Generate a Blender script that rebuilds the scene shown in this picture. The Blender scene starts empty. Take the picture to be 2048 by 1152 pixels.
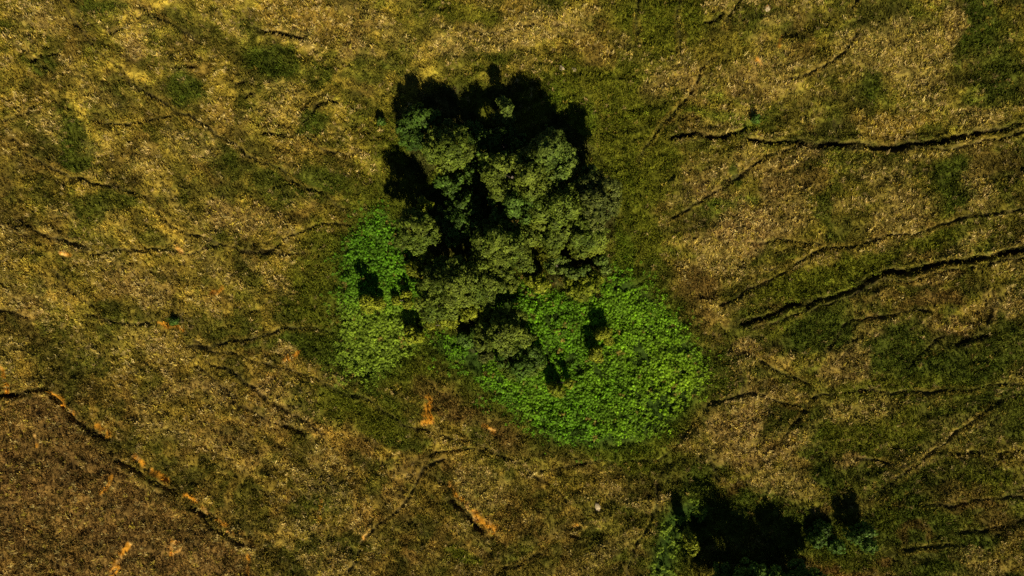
import bpy, math
import numpy as np
from mathutils import Vector

# ------------------------------------------------------------------ camera, sky, sun, exposure
scene = bpy.context.scene
COL = scene.collection
M_PER_PX = 0.05                      # metres on the ground for one pixel of the 2048 px photograph
CAM_H = 68.27                        # drone height above the moor
cam_data = bpy.data.cameras.new("drone_camera")
cam_data.sensor_width = 36.0
cam_data.lens = 24.0
cam_data.clip_start = 0.5
cam_data.clip_end = 5000.0
cam = bpy.data.objects.new("drone_camera", cam_data)
cam.location = (0, 0, CAM_H)
cam.rotation_euler = (0, 0, 0)
COL.objects.link(cam)
scene.camera = cam

SUN_EL = math.radians(36.0)
SUN_AZ = math.atan2(0.30, -1.0)      # compass angle from +Y towards +X: low sun from the bottom right of the picture
world = bpy.data.worlds.new("World")
scene.world = world
world.use_nodes = True
wn = world.node_tree
wn.nodes.clear()
sky = wn.nodes.new("ShaderNodeTexSky")
sky.sky_type = 'NISHITA'
sky.sun_disc = False
sky.sun_elevation = SUN_EL
sky.sun_rotation = SUN_AZ
sky.altitude = 1500.0
sky.air_density = 0.55
sky.dust_density = 0.1
sky.ozone_density = 1.0
bgn = wn.nodes.new("ShaderNodeBackground")
bgn.inputs["Strength"].default_value = 0.05
wout = wn.nodes.new("ShaderNodeOutputWorld")
wn.links.new(sky.outputs[0], bgn.inputs["Color"])
wn.links.new(bgn.outputs[0], wout.inputs["Surface"])

sun_data = bpy.data.lights.new("sun", 'SUN')
sun_data.energy = 5.0
sun_data.angle = math.radians(0.5)
sun_data.color = (1.0, 0.90, 0.70)
sun = bpy.data.objects.new("sun", sun_data)
SUN_DIR = Vector((math.sin(SUN_AZ) * math.cos(SUN_EL), math.cos(SUN_AZ) * math.cos(SUN_EL), math.sin(SUN_EL)))
sun.rotation_euler = SUN_DIR.to_track_quat('Z', 'Y').to_euler()
sun.location = SUN_DIR * 150
COL.objects.link(sun)

scene.view_settings.view_transform = 'Standard'
scene.view_settings.look = 'None'
scene.view_settings.gamma = 1.0
scene.view_settings.exposure = 0.25
scene.render.engine = 'CYCLES'
scene.cycles.use_denoising = False
scene.cycles.max_bounces = 5
scene.cycles.diffuse_bounces = 2
scene.cycles.transmission_bounces = 3

# ------------------------------------------------------------------ helpers
RNG = np.random.default_rng(7)

def px(x, y):
    return (x - 1024.0) * M_PER_PX, (576.0 - y) * M_PER_PX

_TAB = np.random.default_rng(99).random((256, 256))

def vnoise(x, y, scale, seed=0):
    x = np.asarray(x, float) / scale + seed * 17.31
    y = np.asarray(y, float) / scale + seed * 9.73
    xi = np.floor(x).astype(int); yi = np.floor(y).astype(int)
    fx = x - xi; fy = y - yi
    fx = fx * fx * (3 - 2 * fx); fy = fy * fy * (3 - 2 * fy)
    a = _TAB[xi & 255, yi & 255]; b = _TAB[(xi + 1) & 255, yi & 255]
    c = _TAB[xi & 255, (yi + 1) & 255]; d = _TAB[(xi + 1) & 255, (yi + 1) & 255]
    return (a * (1 - fx) + b * fx) * (1 - fy) + (c * (1 - fx) + d * fx) * fy

def fbm(x, y, scale, seed=0, octaves=4, gain=0.5):
    s = 0.0; amp = 1.0; tot = 0.0
    for o in range(octaves):
        # rotate every octave so the lattice never shows
        c, sn = math.cos(0.6 + 1.1 * o), math.sin(0.6 + 1.1 * o)
        s = s + amp * vnoise(x * c - y * sn, x * sn + y * c, scale / 2 ** o, seed + 3 * o)
        tot += amp; amp *= gain
    return s / tot

def sstep(a, b, x):
    t = np.clip((x - a) / (b - a), 0, 1)
    return t * t * (3 - 2 * t)

def in_poly(X, Y, poly):
    inside = np.zeros(X.shape, bool)
    n = len(poly)
    for i in range(n):
        x1, y1 = poly[i]; x2, y2 = poly[(i + 1) % n]
        if y1 == y2:
            continue
        cond = ((y1 > Y) != (y2 > Y)) & (X < (x2 - x1) * (Y - y1) / (y2 - y1) + x1)
        inside ^= cond
    return inside

def mesh_from_arrays(name, verts, faces_flat, loop_total, smooth=False):
    me = bpy.data.meshes.new(name)
    nf = len(loop_total)
    me.vertices.add(len(verts))
    me.vertices.foreach_set("co", np.ascontiguousarray(verts, np.float32).ravel())
    me.loops.add(len(faces_flat))
    me.loops.foreach_set("vertex_index", np.ascontiguousarray(faces_flat, np.int32))
    me.polygons.add(nf)
    starts = np.concatenate([[0], np.cumsum(loop_total)[:-1]]).astype(np.int32)
    me.polygons.foreach_set("loop_start", starts)
    me.polygons.foreach_set("loop_total", np.asarray(loop_total, np.int32))
    if smooth:
        me.polygons.foreach_set("use_smooth", np.ones(nf, bool))
    me.update(calc_edges=True)
    return me

def set_colors(me, rgb, name="col"):
    at = me.attributes.new(name, 'FLOAT_COLOR', 'POINT')
    a = np.ones((len(rgb), 4), np.float32)
    a[:, :3] = rgb
    at.data.foreach_set("color", a.ravel())

def link(name, me, parent=None, mat=None):
    o = bpy.data.objects.new(name, me)
    COL.objects.link(o)
    if parent is not None:
        o.parent = parent
    if mat is not None:
        me.materials.clear(); me.materials.append(mat)
    return o

def tag(o, label, cat, group=None):
    o["label"] = label; o["category"] = cat
    if group:
        o["group"] = group
    return o

# ------------------------------------------------------------------ materials
def leaf_material(name, instancer=False, rough=0.55, spec=0.3, trans=0.12, var=0.25):
    m = bpy.data.materials.new(name); m.use_nodes = True
    nt = m.node_tree; nt.nodes.clear()
    at = nt.nodes.new("ShaderNodeAttribute"); at.attribute_name = "col"
    at.attribute_type = 'INSTANCER' if instancer else 'GEOMETRY'
    geo = nt.nodes.new("ShaderNodeTexCoord")
    nz = nt.nodes.new("ShaderNodeTexNoise"); nz.inputs["Scale"].default_value = 6.0
    nt.links.new(geo.outputs["Object"], nz.inputs["Vector"])
    mr = nt.nodes.new("ShaderNodeMapRange")
    mr.inputs["To Min"].default_value = 1 - var; mr.inputs["To Max"].default_value = 1 + var
    nt.links.new(nz.outputs["Fac"], mr.inputs["Value"])
    mul = nt.nodes.new("ShaderNodeVectorMath"); mul.operation = 'MULTIPLY'
    nt.links.new(at.outputs["Color"], mul.inputs[0]); nt.links.new(mr.outputs["Result"], mul.inputs[1])
    src = mul.outputs[0]
    if instancer:
        shade = nt.nodes.new("ShaderNodeAttribute"); shade.attribute_name = "tint"; shade.attribute_type = 'GEOMETRY'
        mul2 = nt.nodes.new("ShaderNodeVectorMath"); mul2.operation = 'MULTIPLY'
        nt.links.new(src, mul2.inputs[0]); nt.links.new(shade.outputs["Color"], mul2.inputs[1])
        src = mul2.outputs[0]
    p = nt.nodes.new("ShaderNodeBsdfPrincipled")
    p.inputs["Roughness"].default_value = rough
    p.inputs["Specular IOR Level"].default_value = spec
    nt.links.new(src, p.inputs["Base Color"])
    tr = nt.nodes.new("ShaderNodeBsdfTranslucent")
    nt.links.new(src, tr.inputs["Color"])
    mx = nt.nodes.new("ShaderNodeMixShader"); mx.inputs[0].default_value = trans
    nt.links.new(p.outputs[0], mx.inputs[1]); nt.links.new(tr.outputs[0], mx.inputs[2])
    out = nt.nodes.new("ShaderNodeOutputMaterial")
    nt.links.new(mx.outputs[0], out.inputs["Surface"])
    return m

def ground_material():
    m = bpy.data.materials.new("moor_turf"); m.use_nodes = True
    nt = m.node_tree; nt.nodes.clear()
    at = nt.nodes.new("ShaderNodeAttribute"); at.attribute_name = "col"
    geo = nt.nodes.new("ShaderNodeNewGeometry")
    nz = nt.nodes.new("ShaderNodeTexNoise"); nz.inputs["Scale"].default_value = 3.2
    nz.inputs["Detail"].default_value = 6.0; nz.inputs["Roughness"].default_value = 0.7
    nt.links.new(geo.outputs["Position"], nz.inputs["Vector"])
    ramp = nt.nodes.new("ShaderNodeMapRange")
    ramp.inputs["From Min"].default_value = 0.3; ramp.inputs["From Max"].default_value = 0.7
    ramp.inputs["To Min"].default_value = 0.5; ramp.inputs["To Max"].default_value = 1.5
    nt.links.new(nz.outputs["Fac"], ramp.inputs["Value"])
    mul = nt.nodes.new("ShaderNodeVectorMath"); mul.operation = 'MULTIPLY'
    nt.links.new(at.outputs["Color"], mul.inputs[0]); nt.links.new(ramp.outputs["Result"], mul.inputs[1])
    nb = nt.nodes.new("ShaderNodeTexNoise"); nb.inputs["Scale"].default_value = 7.0
    nb.inputs["Detail"].default_value = 5.0; nb.inputs["Roughness"].default_value = 0.75
    nt.links.new(geo.outputs["Position"], nb.inputs["Vector"])
    bump = nt.nodes.new("ShaderNodeBump"); bump.inputs["Strength"].default_value = 0.6
    bump.inputs["Distance"].default_value = 0.12
    nt.links.new(nb.outputs["Fac"], bump.inputs["Height"])
    p = nt.nodes.new("ShaderNodeBsdfPrincipled")
    p.inputs["Roughness"].default_value = 0.95; p.inputs["Specular IOR Level"].default_value = 0.1
    nt.links.new(mul.outputs[0], p.inputs["Base Color"]); nt.links.new(bump.outputs[0], p.inputs["Normal"])
    out = nt.nodes.new("ShaderNodeOutputMaterial"); nt.links.new(p.outputs[0], out.inputs["Surface"])
    return m

def bark_material():
    m = bpy.data.materials.new("grey_bark"); m.use_nodes = True
    nt = m.node_tree; p = nt.nodes["Principled BSDF"]
    geo = nt.nodes.new("ShaderNodeTexCoord")
    nz = nt.nodes.new("ShaderNodeTexNoise"); nz.inputs["Scale"].default_value = 9.0; nz.inputs["Detail"].default_value = 6
    cr = nt.nodes.new("ShaderNodeValToRGB")
    cr.color_ramp.elements[0].color = (0.06, 0.045, 0.03, 1); cr.color_ramp.elements[1].color = (0.22, 0.18, 0.13, 1)
    nt.links.new(geo.outputs["Object"], nz.inputs["Vector"]); nt.links.new(nz.outputs["Fac"], cr.inputs[0])
    nt.links.new(cr.outputs[0], p.inputs["Base Color"]); p.inputs["Roughness"].default_value = 0.9
    return m

def rock_material():
    m = bpy.data.materials.new("pale_stone"); m.use_nodes = True
    nt = m.node_tree; p = nt.nodes["Principled BSDF"]
    geo = nt.nodes.new("ShaderNodeTexCoord")
    nz = nt.nodes.new("ShaderNodeTexNoise"); nz.inputs["Scale"].default_value = 5.0; nz.inputs["Detail"].default_value = 8
    cr = nt.nodes.new("ShaderNodeValToRGB")
    cr.color_ramp.elements[0].color = (0.38, 0.28, 0.13, 1); cr.color_ramp.elements[1].color = (0.66, 0.53, 0.30, 1)
    nt.links.new(geo.outputs["Object"], nz.inputs["Vector"]); nt.links.new(nz.outputs["Fac"], cr.inputs[0])
    nt.links.new(cr.outputs[0], p.inputs["Base Color"]); p.inputs["Roughness"].default_value = 0.85
    return m

MAT_LEAF = leaf_material("tree_leaves", rough=0.6, spec=0.10, trans=0.08, var=0.2)
MAT_TUFT = leaf_material("dry_grass", instancer=True, rough=0.85, spec=0.04, trans=0.08)
MAT_BRACKEN = leaf_material("bracken_fronds", instancer=True, rough=0.55, spec=0.10, trans=0.12)
MAT_BRACKEN_ONE = leaf_material("bracken_fronds_single", rough=0.55, spec=0.10, trans=0.12)
MAT_GROUND = ground_material()
MAT_BARK = bark_material()
MAT_ROCK = rock_material()

# ------------------------------------------------------------------ what the photograph shows on the ground (pixel coordinates)
DITCHES = [   # (points, half width m, depth m)
 ([(1340,278),(1400,276),(1440,278),(1482,272)], 0.26, 0.60),
 ([(1492,288),(1560,285),(1640,290),(1700,293),(1760,291),(1830,289),(1888,284)], 0.25, 0.6),
 ([(1880,284),(1915,275),(1952,270)], 0.36, 0.8),
 ([(1950,270),(1990,262),(2048,250),(2120,240)], 0.16, 0.35),
 ([(1488,643),(1523,637),(1547,626),(1574,608),(1592,604)], 0.28, 0.65),
 ([(1605,613),(1641,595),(1680,585),(1719,569),(1742,556)], 0.24, 0.6),
 ([(1735,558),(1773,550),(1805,544),(1844,536),(1891,528),(1937,520),(1973,512),(2016,505),(2060,500),(2120,492)], 0.32, 0.75),
 ([(516,56),(540,63),(564,72),(590,78),(609,82)], 0.22, 0.5),
 ([(636,215),(655,210),(676,204)], 0.25, 0.55),
 ([(612,250),(629,229),(640,219)], 0.16, 0.35),
 ([(65,127),(89,116),(116,111)], 0.22, 0.5),
 ([(345,138),(369,137),(400,130)], 0.14, 0.35),
 ([(476,169),(495,167)], 0.2, 0.4),
 ([(497,196),(512,193)], 0.2, 0.4),
 ([(527,267),(550,272),(574,274)], 0.17, 0.4),
 ([(-40,800),(0,794),(31,788),(59,782),(86,774),(106,776)], 0.25, 0.55),
 ([(110,786),(137,816),(165,843),(184,856),(204,868),(223,880)], 0.20, 0.45),
 ([(240,912),(262,930),(290,946),(306,956),(337,972),(361,984)], 0.19, 0.42),
 ([(384,1012),(416,1034),(439,1054),(463,1068),(486,1082)], 0.18, 0.38),
 ([(893,985),(915,1012),(940,1035),(968,1056)], 0.22, 0.5),
 ([(580,850),(610,858)], 0.2, 0.4),
 ([(1140,1070),(1158,1072)], 0.16, 0.35),
 ([(1403,46),(1422,43),(1441,36)], 0.2, 0.4),
 ([(1902,692),(1930,679),(1962,668)], 0.2, 0.4),
 ([(1966,640),(1974,618)], 0.22, 0.4),
 ([(1060,835),(1090,846),(1120,854),(1165,850)], 0.25, 0.3),
]
TRACKS = [    # narrow sheep paths and drains worn into the turf
 [(1440,372),(1462,355),(1500,335),(1540,312),(1580,300),(1630,296),(1700,302),(1780,297),(1850,299),(1900,300),(1950,287),(2048,266),(2100,258)],
 [(1340,438),(1367,419),(1414,391),(1441,382),(1462,362),(1478,350)],
 [(1440,612),(1469,598),(1500,581),(1531,563),(1562,544),(1590,524),(1617,509),(1648,499),(1680,495),(1715,487),(1758,477),(1805,468),(1848,460),(1891,448),(1922,434),(1953,427),(1992,423),(2047,417),(2110,410)],
 [(1492,491),(1531,487),(1555,479),(1582,483),(1609,489),(1641,488)],
 [(1500,660),(1547,645),(1586,630),(1617,620),(1660,604),(1699,591),(1734,569),(1770,565),(1809,561),(1855,553),(1906,544),(1953,532),(1992,522),(2060,516)],
 [(1130,905),(1165,922),(1200,918),(1223,924),(1259,925),(1297,924),(1320,917),(1335,905),(1348,894),(1369,870),(1389,843),(1416,815),(1447,798),(1475,786),(1502,781),(1522,786),(1546,798),(1577,807),(1611,808),(1639,795),(1673,788),(1707,785),(1745,780),(1782,785),(1827,783),(1878,781),(1923,780),(1964,771),(1998,766),(2060,760)],
 [(1762,981),(1810,942),(1847,915),(1861,903),(1895,877),(1929,851),(1964,829),(1998,805),(2029,788),(2060,784)],
 [(1567,870),(1581,853),(1594,836),(1611,815)],
 [(1652,696),(1666,672),(1683,651),(1700,644),(1724,639),(1748,632),(1776,627),(1850,624)],
 [(1670,723),(1690,699),(1711,675)], [(1813,733),(1834,709),(1854,689),(1880,676)],
 [(1485,703),(1512,716),(1560,747),(1615,771)], [(1478,733),(1481,781)],
 [(1714,916),(1741,923),(1779,930)], [(1405,881),(1418,915),(1432,958)],
 [(1326,931),(1314,969),(1308,1013),(1291,1063),(1270,1101),(1256,1134),(1250,1170)],
 [(1275,-20),(1275,40),(1275,80)], [(1357,-20),(1357,60),(1356,122)],
 [(1492,-15),(1465,29),(1448,58)], [(1426,118),(1399,143)], [(1400,150),(1365,205),(1337,240),(1312,265),(1291,296),(1280,330)],
 [(1709,70),(1684,103),(1655,124),(1614,149),(1564,166)], [(1712,-10),(1692,33)], [(1668,236),(1670,286)],
 [(116,-10),(137,31),(144,38),(164,65),(185,89),(212,113),(239,137),(267,168),(291,185),(325,205),(356,224),(376,231)],
 [(280,10),(301,27),(328,43),(356,55),(376,68),(407,85)],
 [(20,274),(44,301),(79,321),(113,338),(147,356),(191,366),(232,373),(263,386),(294,397),(315,420),(342,444),(369,457),(393,471),(434,485),(468,498),(496,505),(520,505),(547,498),(568,485),(585,474),(633,452),(674,449),(700,452)],
 [(196,510),(240,497),(280,505),(315,503),(359,502),(390,505),(417,497),(441,495),(468,498)],
 [(520,505),(564,506),(616,505)],
 [(-20,622),(0,623),(34,627),(62,632)], [(178,628),(219,637),(253,644),(308,651)],
 [(380,690),(440,688),(486,678),(520,671),(551,663),(578,656),(616,657),(670,669)],
 [(380,231),(431,263),(462,284),(489,311),(523,321),(561,339),(595,366),(650,393),(690,420)],
 [(616,277),(650,298),(698,318)], [(178,236),(212,246),(253,251),(284,246),(308,236),(342,233)],
 [(-20,246),(0,243),(27,238),(55,226),(72,212)], [(116,539),(137,567),(164,591),(191,611)],
 [(390,680),(444,700),(468,707),(493,713),(522,721),(546,728),(571,737),(607,746),(634,759),(659,767),(673,777),(705,787),(737,794),(778,824),(803,842),(834,854),(859,859)],
 [(420,716),(485,759),(515,778),(546,795),(600,830),(650,862)], [(400,730),(450,770),(500,812),(560,842)],
 [(858,912),(888,903),(917,900),(952,898),(964,904)],
 [(887,869),(917,878),(943,882),(964,894),(981,906),(1013,917),(1040,931),(1066,945),(1092,961),(1116,985),(1139,1005)],
 [(817,991),(843,938),(864,926),(887,919)], [(1084,938),(1125,931),(1169,923)],
 [(985,1160),(1016,1131),(1052,1117),(1090,1102)], [(700,1140),(730,1080),(755,1050),(782,1026),(800,1008),(817,991)],
 [(852,1105),(876,1125)], [(0,60),(30,90),(60,110),(100,150)], [(230,70),(265,50),(300,20)], [(40,440),(90,470),(130,480),(190,500)],
 [(890,60),(960,70),(1010,62),(1060,58)], [(1900,905),(1980,903),(2060,900)], [(1960,900),(1985,960)],
 [(1800,1096),(1850,1090),(1890,1084),(1930,1080)], [(1900,1056),(1960,1060),(2010,1050),(2060,1038)],
 [(1840,1010),(1900,1008),(1960,1000),(2060,992)],
]
ORANGE = [    # bare mineral soil: (points, half width m, side offset m)
 ([(114,782),(128,795),(139,808)], 0.30), ([(146,815),(162,831)], 0.26), ([(202,849),(212,858),(225,868)], 0.38),
 ([(274,910),(292,923),(314,939),(343,956)], 0.42), ([(378,985),(400,998)], 0.34), ([(410,1010),(424,1021)], 0.36),
 ([(443,1034),(456,1041)], 0.32), ([(463,1052),(474,1057)], 0.3), ([(8,710),(18,735),(22,750)], 0.28), ([(21,765),(23,780)], 0.25),
 ([(76,868),(82,886)], 0.22), ([(262,1086),(245,1112),(226,1148)], 0.34), ([(497,1130),(499,1150)], 0.24), ([(500,1110),(503,1120)], 0.26),
 ([(857,800),(855,822),(862,838),(850,842)], 0.55), ([(966,846),(990,858)], 0.34), ([(903,968),(918,990),(934,1008),(945,1020)], 0.28),
 ([(938,1014),(965,1038),(990,1052)], 0.42), ([(1556,72),(1552,88),(1549,100)], 0.26), ([(1514,120),(1517,136)], 0.30),
 ([(1146,1050),(1155,1052)], 0.22), ([(741,1055),(734,1072)], 0.2), ([(641,995),(642,1030)], 0.2), ([(232,945),(224,968),(210,982)], 0.2),
 ([(575,718),(592,712),(606,702)], 0.4), ([(430,585),(448,580),(455,574)], 0.34), ([(330,650),(345,655),(368,660)], 0.34), ([(135,503),(148,508)], 0.4),
 ([(370,496),(374,503)], 0.32), ([(1530,20),(1534,26)], 0.3), ([(346,1078),(370,1075),(366,1095),(348,1098),(346,1078)], 0.2),
]
BR_MAIN = [(1022,560),(1050,585),(1100,602),(1150,600),(1200,600),(1218,555),(1232,530),(1262,560),(1300,590),(1352,640),(1382,690),(1408,715),(1404,770),(1375,815),(1335,858),(1280,884),(1200,890),(1125,886),(1085,862),(1040,826),(1000,795),(950,755),(900,720),(862,690),(880,668),(950,690),(1010,740),(1060,745),(1072,690),(1050,650),(1000,640),(975,600),(1000,585)]
BR_LEFT = [(755,430),(775,420),(792,470),(822,540),(845,590),(838,650),(850,690),(800,700),(782,745),(742,757),(694,745),(682,700),(702,650),(695,600),(690,540),(702,490),(732,455)]
BR_SE = [(1330,1010),(1370,992),(1410,1005),(1405,1040),(1370,1050),(1345,1110),(1350,1160),(1295,1160),(1310,1090),(1320,1045)]

# colour classes are the plants themselves: linear base colours
CL = dict(
 gd=(0.066, 0.082, 0.007), gb=(0.105, 0.150, 0.008), gm=(0.118, 0.122, 0.008), st=(0.40, 0.285, 0.060),
 go=(0.38, 0.245, 0.038), br=(0.165, 0.098, 0.020), rd=(0.130, 0.055, 0.014), dk=(0.055, 0.050, 0.008),
 pk=(0.37, 0.235, 0.060), ol=(0.165, 0.132, 0.012))
PATCH = [  # x, y, rx, ry (px), rotation deg, class, strength
 (160,285,45,55,0,'gd',.8),(92,140,35,28,0,'gd',.7),(545,105,70,36,8,'gd',.85),(385,190,38,42,0,'gd',.8),(640,130,45,32,0,'gd',.6),
 (200,18,55,22,0,'gd',.6),(640,255,42,45,0,'gd',.75),(430,300,55,30,20,'gd',.5),(550,362,75,40,20,'gd',.6),(655,375,65,42,0,'gd',.65),
 (15,65,35,16,20,'gd',.6),(740,130,48,38,0,'gd',.55),(815,120,40,30,0,'gd',.45),(1000,132,26,16,0,'gd',.6),(1080,22,55,28,0,'gd',.55),
 (900,30,120,26,0,'gm',.5),(230,392,52,22,0,'gd',.6),(300,472,42,24,0,'gd',.5),(180,410,40,26,0,'gd',.5),(350,640,22,12,0,'gd',.9),
 (470,460,45,22,0,'gd',.4),(620,600,70,80,0,'gd',.5),(640,690,70,46,10,'gd',.7),(575,690,70,20,0,'gd',.55),(470,660,70,26,0,'gd',.4),
 (845,735,62,42,10,'gm',.8),(735,790,85,28,15,'gd',.75),(610,800,40,22,0,'gd',.4),(800,855,70,34,20,'gd',.65),(640,985,32,22,0,'gd',.5),
 (930,1110,45,18,0,'gm',.7),(605,1095,30,18,0,'gd',.45),(1240,905,90,22,0,'gm',.8),(1335,855,60,55,-35,'gm',.8),(1400,950,60,34,-20,'gd',.6),
 (1290,430,42,120,0,'gm',.7),(1255,345,30,60,0,'gb',.45),(1235,500,22,60,0,'gb',.7),(1300,540,50,40,0,'gd',.5),(1130,225,60,34,25,'gb',.55),
 (1150,180,80,30,0,'gm',.6),(1330,40,90,70,0,'gm',.6),(1240,30,40,30,0,'gm',.4),(1330,215,70,34,0,'gm',.5),(1240,250,40,50,0,'gd',.5),
 (1430,230,100,18,0,'gb',.4),(1740,172,34,38,0,'gd',.65),(1960,60,70,60,0,'gd',.65),(2005,140,55,75,0,'gd',.6),(1930,110,30,40,0,'gd',.6),
 (1455,408,64,26,-8,'gb',.5),(1475,335,14,34,15,'gd',.8),(1885,375,34,70,10,'gd',.75),(1662,430,18,45,0,'gd',.6),(1640,548,150,26,-18,'gm',.8),
 (1800,490,140,22,-14,'gm',.7),(1560,640,50,22,-30,'gm',.5),(1640,650,70,45,-20,'gd',.75),(1770,690,80,60,0,'gd',.75),(1890,735,120,50,-10,'gd',.7),
 (1990,690,60,60,0,'gd',.55),(1625,935,34,28,0,'gd',.7),(1500,1000,85,34,0,'gd',.6),(1390,985,60,40,0,'gd',.6),(1850,1040,90,36,0,'gd',.75),
 (1950,1085,95,40,0,'gd',.6),(1765,1020,44,34,0,'gm',.6),(1880,1140,70,30,0,'gd',.65),(1965,962,70,26,0,'gm',.6),(1750,860,120,70,0,'gm',.55),
 (1780,780,200,30,-3,'gm',.45),(1430,740,34,50,0,'gd',.5),(1560,760,80,26,20,'gd',.5),(1660,1085,80,30,0,'gm',.7),(1600,1050,40,40,0,'gd',.5),
 (770,620,30,60,0,'gb',.6),(1400,560,46,36,0,'br',.5),(1395,625,40,30,0,'br',.6),(850,355,18,40,-20,'gb',.8),(810,300,40,28,0,'gb',.6),(1115,262,14,20,0,'gb',.9),
 (760,430,26,30,0,'gb',.5),
 (265,105,34,28,0,'pk',.6),(65,30,66,28,10,'st',.5),(150,150,36,26,30,'st',.45),(120,70,40,20,30,'pk',.4),(590,25,66,45,5,'go',.95),(600,60,36,18,15,'st',.7),
 (960,92,95,36,-5,'st',.55),(1045,70,66,34,0,'st',.6),(900,112,34,22,0,'st',.55),(1025,20,24,28,0,'go',.6),(1160,110,60,30,0,'go',.5),(1130,62,50,26,0,'st',.4),
 (700,66,34,44,0,'pk',.45),(680,40,40,30,0,'go',.4),(1252,110,26,50,0,'pk',.55),(1350,165,66,36,-20,'pk',.45),(1560,155,60,22,-10,'st',.5),(1490,170,50,20,0,'pk',.4),
 (1730,110,66,44,0,'st',.45),(1835,120,78,76,0,'st',.5),(1905,55,30,56,0,'pk',.5),(1960,240,66,26,-6,'st',.5),(1800,255,90,22,-3,'go',.55),(1600,200,90,20,0,'st',.25),
 (1470,455,62,62,0,'pk',.75),(1440,525,56,46,0,'st',.6),(1570,420,70,74,0,'pk',.4),(1790,430,66,66,0,'st',.45),(1740,350,70,36,0,'st',.3),(1935,390,42,42,0,'st',.4),
 (1575,322,44,22,-15,'pk',.5),(1410,382,46,20,-10,'pk',.45),(1690,715,44,46,0,'pk',.45),(1468,692,40,20,10,'pk',.8),(1545,730,56,18,15,'go',.45),(1475,838,62,40,-20,'pk',.65),
 (1500,900,70,42,0,'pk',.5),(1560,970,54,40,0,'st',.5),(1730,822,90,30,0,'st',.4),(1692,910,28,13,0,'pk',.6),(2010,910,44,26,0,'go',.6),(1890,660,26,10,-10,'pk',.6),
 (1960,612,40,22,-15,'pk',.45),(2030,622,36,24,0,'st',.5),(1840,610,70,20,-10,'br',.6),(1860,560,80,14,-10,'pk',.35),(1960,1120,60,30,0,'st',.35),(2020,1100,40,30,0,'go',.35),
 (300,330,44,22,0,'st',.4),(392,292,44,26,10,'st',.5),(440,232,30,24,0,'go',.6),(430,420,44,44,0,'pk',.55),(505,432,54,32,0,'pk',.45),(140,425,34,16,0,'st',.45),
 (30,470,50,24,0,'pk',.35),(275,560,66,32,20,'pk',.45),(565,545,60,18,35,'st',.55),(60,590,80,32,0,'pk',.3),(335,775,66,26,0,'pk',.45),(425,775,54,32,20,'pk',.4),
 (550,772,28,15,0,'pk',.5),(590,708,30,20,0,'pk',.7),(585,822,64,20,0,'pk',.4),(470,890,110,40,10,'pk',.2),(955,975,66,44,30,'st',.45),(920,948,30,40,-20,'st',.45),
 (1210,970,28,22,0,'st',.5),(1170,925,17,5,-10,'st',.7),(1080,900,150,36,28,'br',.6),(900,795,70,24,25,'br',.7),(1000,850,80,24,30,'br',.6),(600,280,60,16,30,'go',.4),
 (60,220,60,26,0,'go',.35),(30,300,50,36,0,'go',.3),(200,200,60,26,20,'st',.25),(220,280,50,24,0,'st',.3),(580,170,50,24,20,'st',.4),(545,205,40,20,0,'st',.45),
 (1700,1130,66,9,3,'rd',.5),(1772,1112,18,10,0,'rd',.5),(1480,975,30,12,0,'rd',.4),(1835,1052,44,10,5,'rd',.4),(1785,1003,14,8,0,'rd',.6),(1640,1012,12,12,0,'rd',.6),
 (1300,842,14,8,0,'rd',.7),(1330,800,20,12,0,'br',.6),(1900,980,90,18,-5,'br',.5),(1960,1010,70,14,0,'br',.5),(720,740,12,10,0,'br',.6),(684,608,5,5,0,'rd',.9),
 (1235,210,55,120,10,'gm',.65),(1285,330,60,130,0,'gm',.6),(1320,60,80,110,0,'gm',.5),(740,820,110,40,20,'gm',.6),(640,560,60,110,0,'gm',.5),
 (1950,850,120,120,0,'gd',.35),(1750,980,160,60,0,'gd',.35),(1500,1060,170,70,0,'gd',.6),(1680,1060,130,50,0,'gd',.55),(1350,1080,50,80,0,'gd',.5),
 (890,735,40,16,30,'br',.4),(1250,640,30,16,0,'gb',.5),
]
LOWLEFT = [(-300,830),(0,797),(106,778),(200,865),(300,955),(480,1082),(530,1160),(530,1500),(-300,1500)]

# ------------------------------------------------------------------ terrain
STEP = 0.13
ix = np.arange(-58.5, 58.5 + 1e-6, STEP); iy = np.arange(-34.5, 34.5 + 1e-6, STEP)
far = np.array([0.4, 1.2, 3, 6, 11, 20, 36, 64, 110, 190, 330, 560, 900, 1500])
gx = np.concatenate([ix[0] - far[::-1], ix, ix[-1] + far])
gy = np.concatenate([iy[0] - far[::-1], iy, iy[-1] + far])
NX, NY = len(gx), len(gy)
GX, GY = np.meshgrid(gx, gy, indexing='xy')          # shape (NY, NX)
PXX = GX / M_PER_PX + 1024.0; PYY = 576.0 - GY / M_PER_PX

def stamp_dist(points, radius, arr_d, arr_s=None):
    """distance of every grid point to a polyline in metres (and signed side), only near it"""
    P = [px(*p) for p in points]
    for (x1, y1), (x2, y2) in zip(P[:-1], P[1:]):
        i0, i1 = np.searchsorted(gx, [min(x1, x2) - radius, max(x1, x2) + radius])
        j0, j1 = np.searchsorted(gy, [min(y1, y2) - radius, max(y1, y2) + radius])
        if i1 <= i0 or j1 <= j0:
            continue
        X = GXW[j0:j1, i0:i1]; Y = GYW[j0:j1, i0:i1]
        dx, dy = x2 - x1, y2 - y1
        L2 = dx * dx + dy * dy + 1e-9
        t = np.clip(((X - x1) * dx + (Y - y1) * dy) / L2, 0, 1)
        d = np.hypot(X - x1 - t * dx, Y - y1 - t * dy)
        sub = arr_d[j0:j1, i0:i1]
        if arr_s is not None:
            side = (dx * (Y - y1) - dy * (X - x1)) / math.sqrt(L2)
            arr_s[j0:j1, i0:i1] = np.where(d < sub, side, arr_s[j0:j1, i0:i1])
        np.minimum(sub, d, out=sub)

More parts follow.
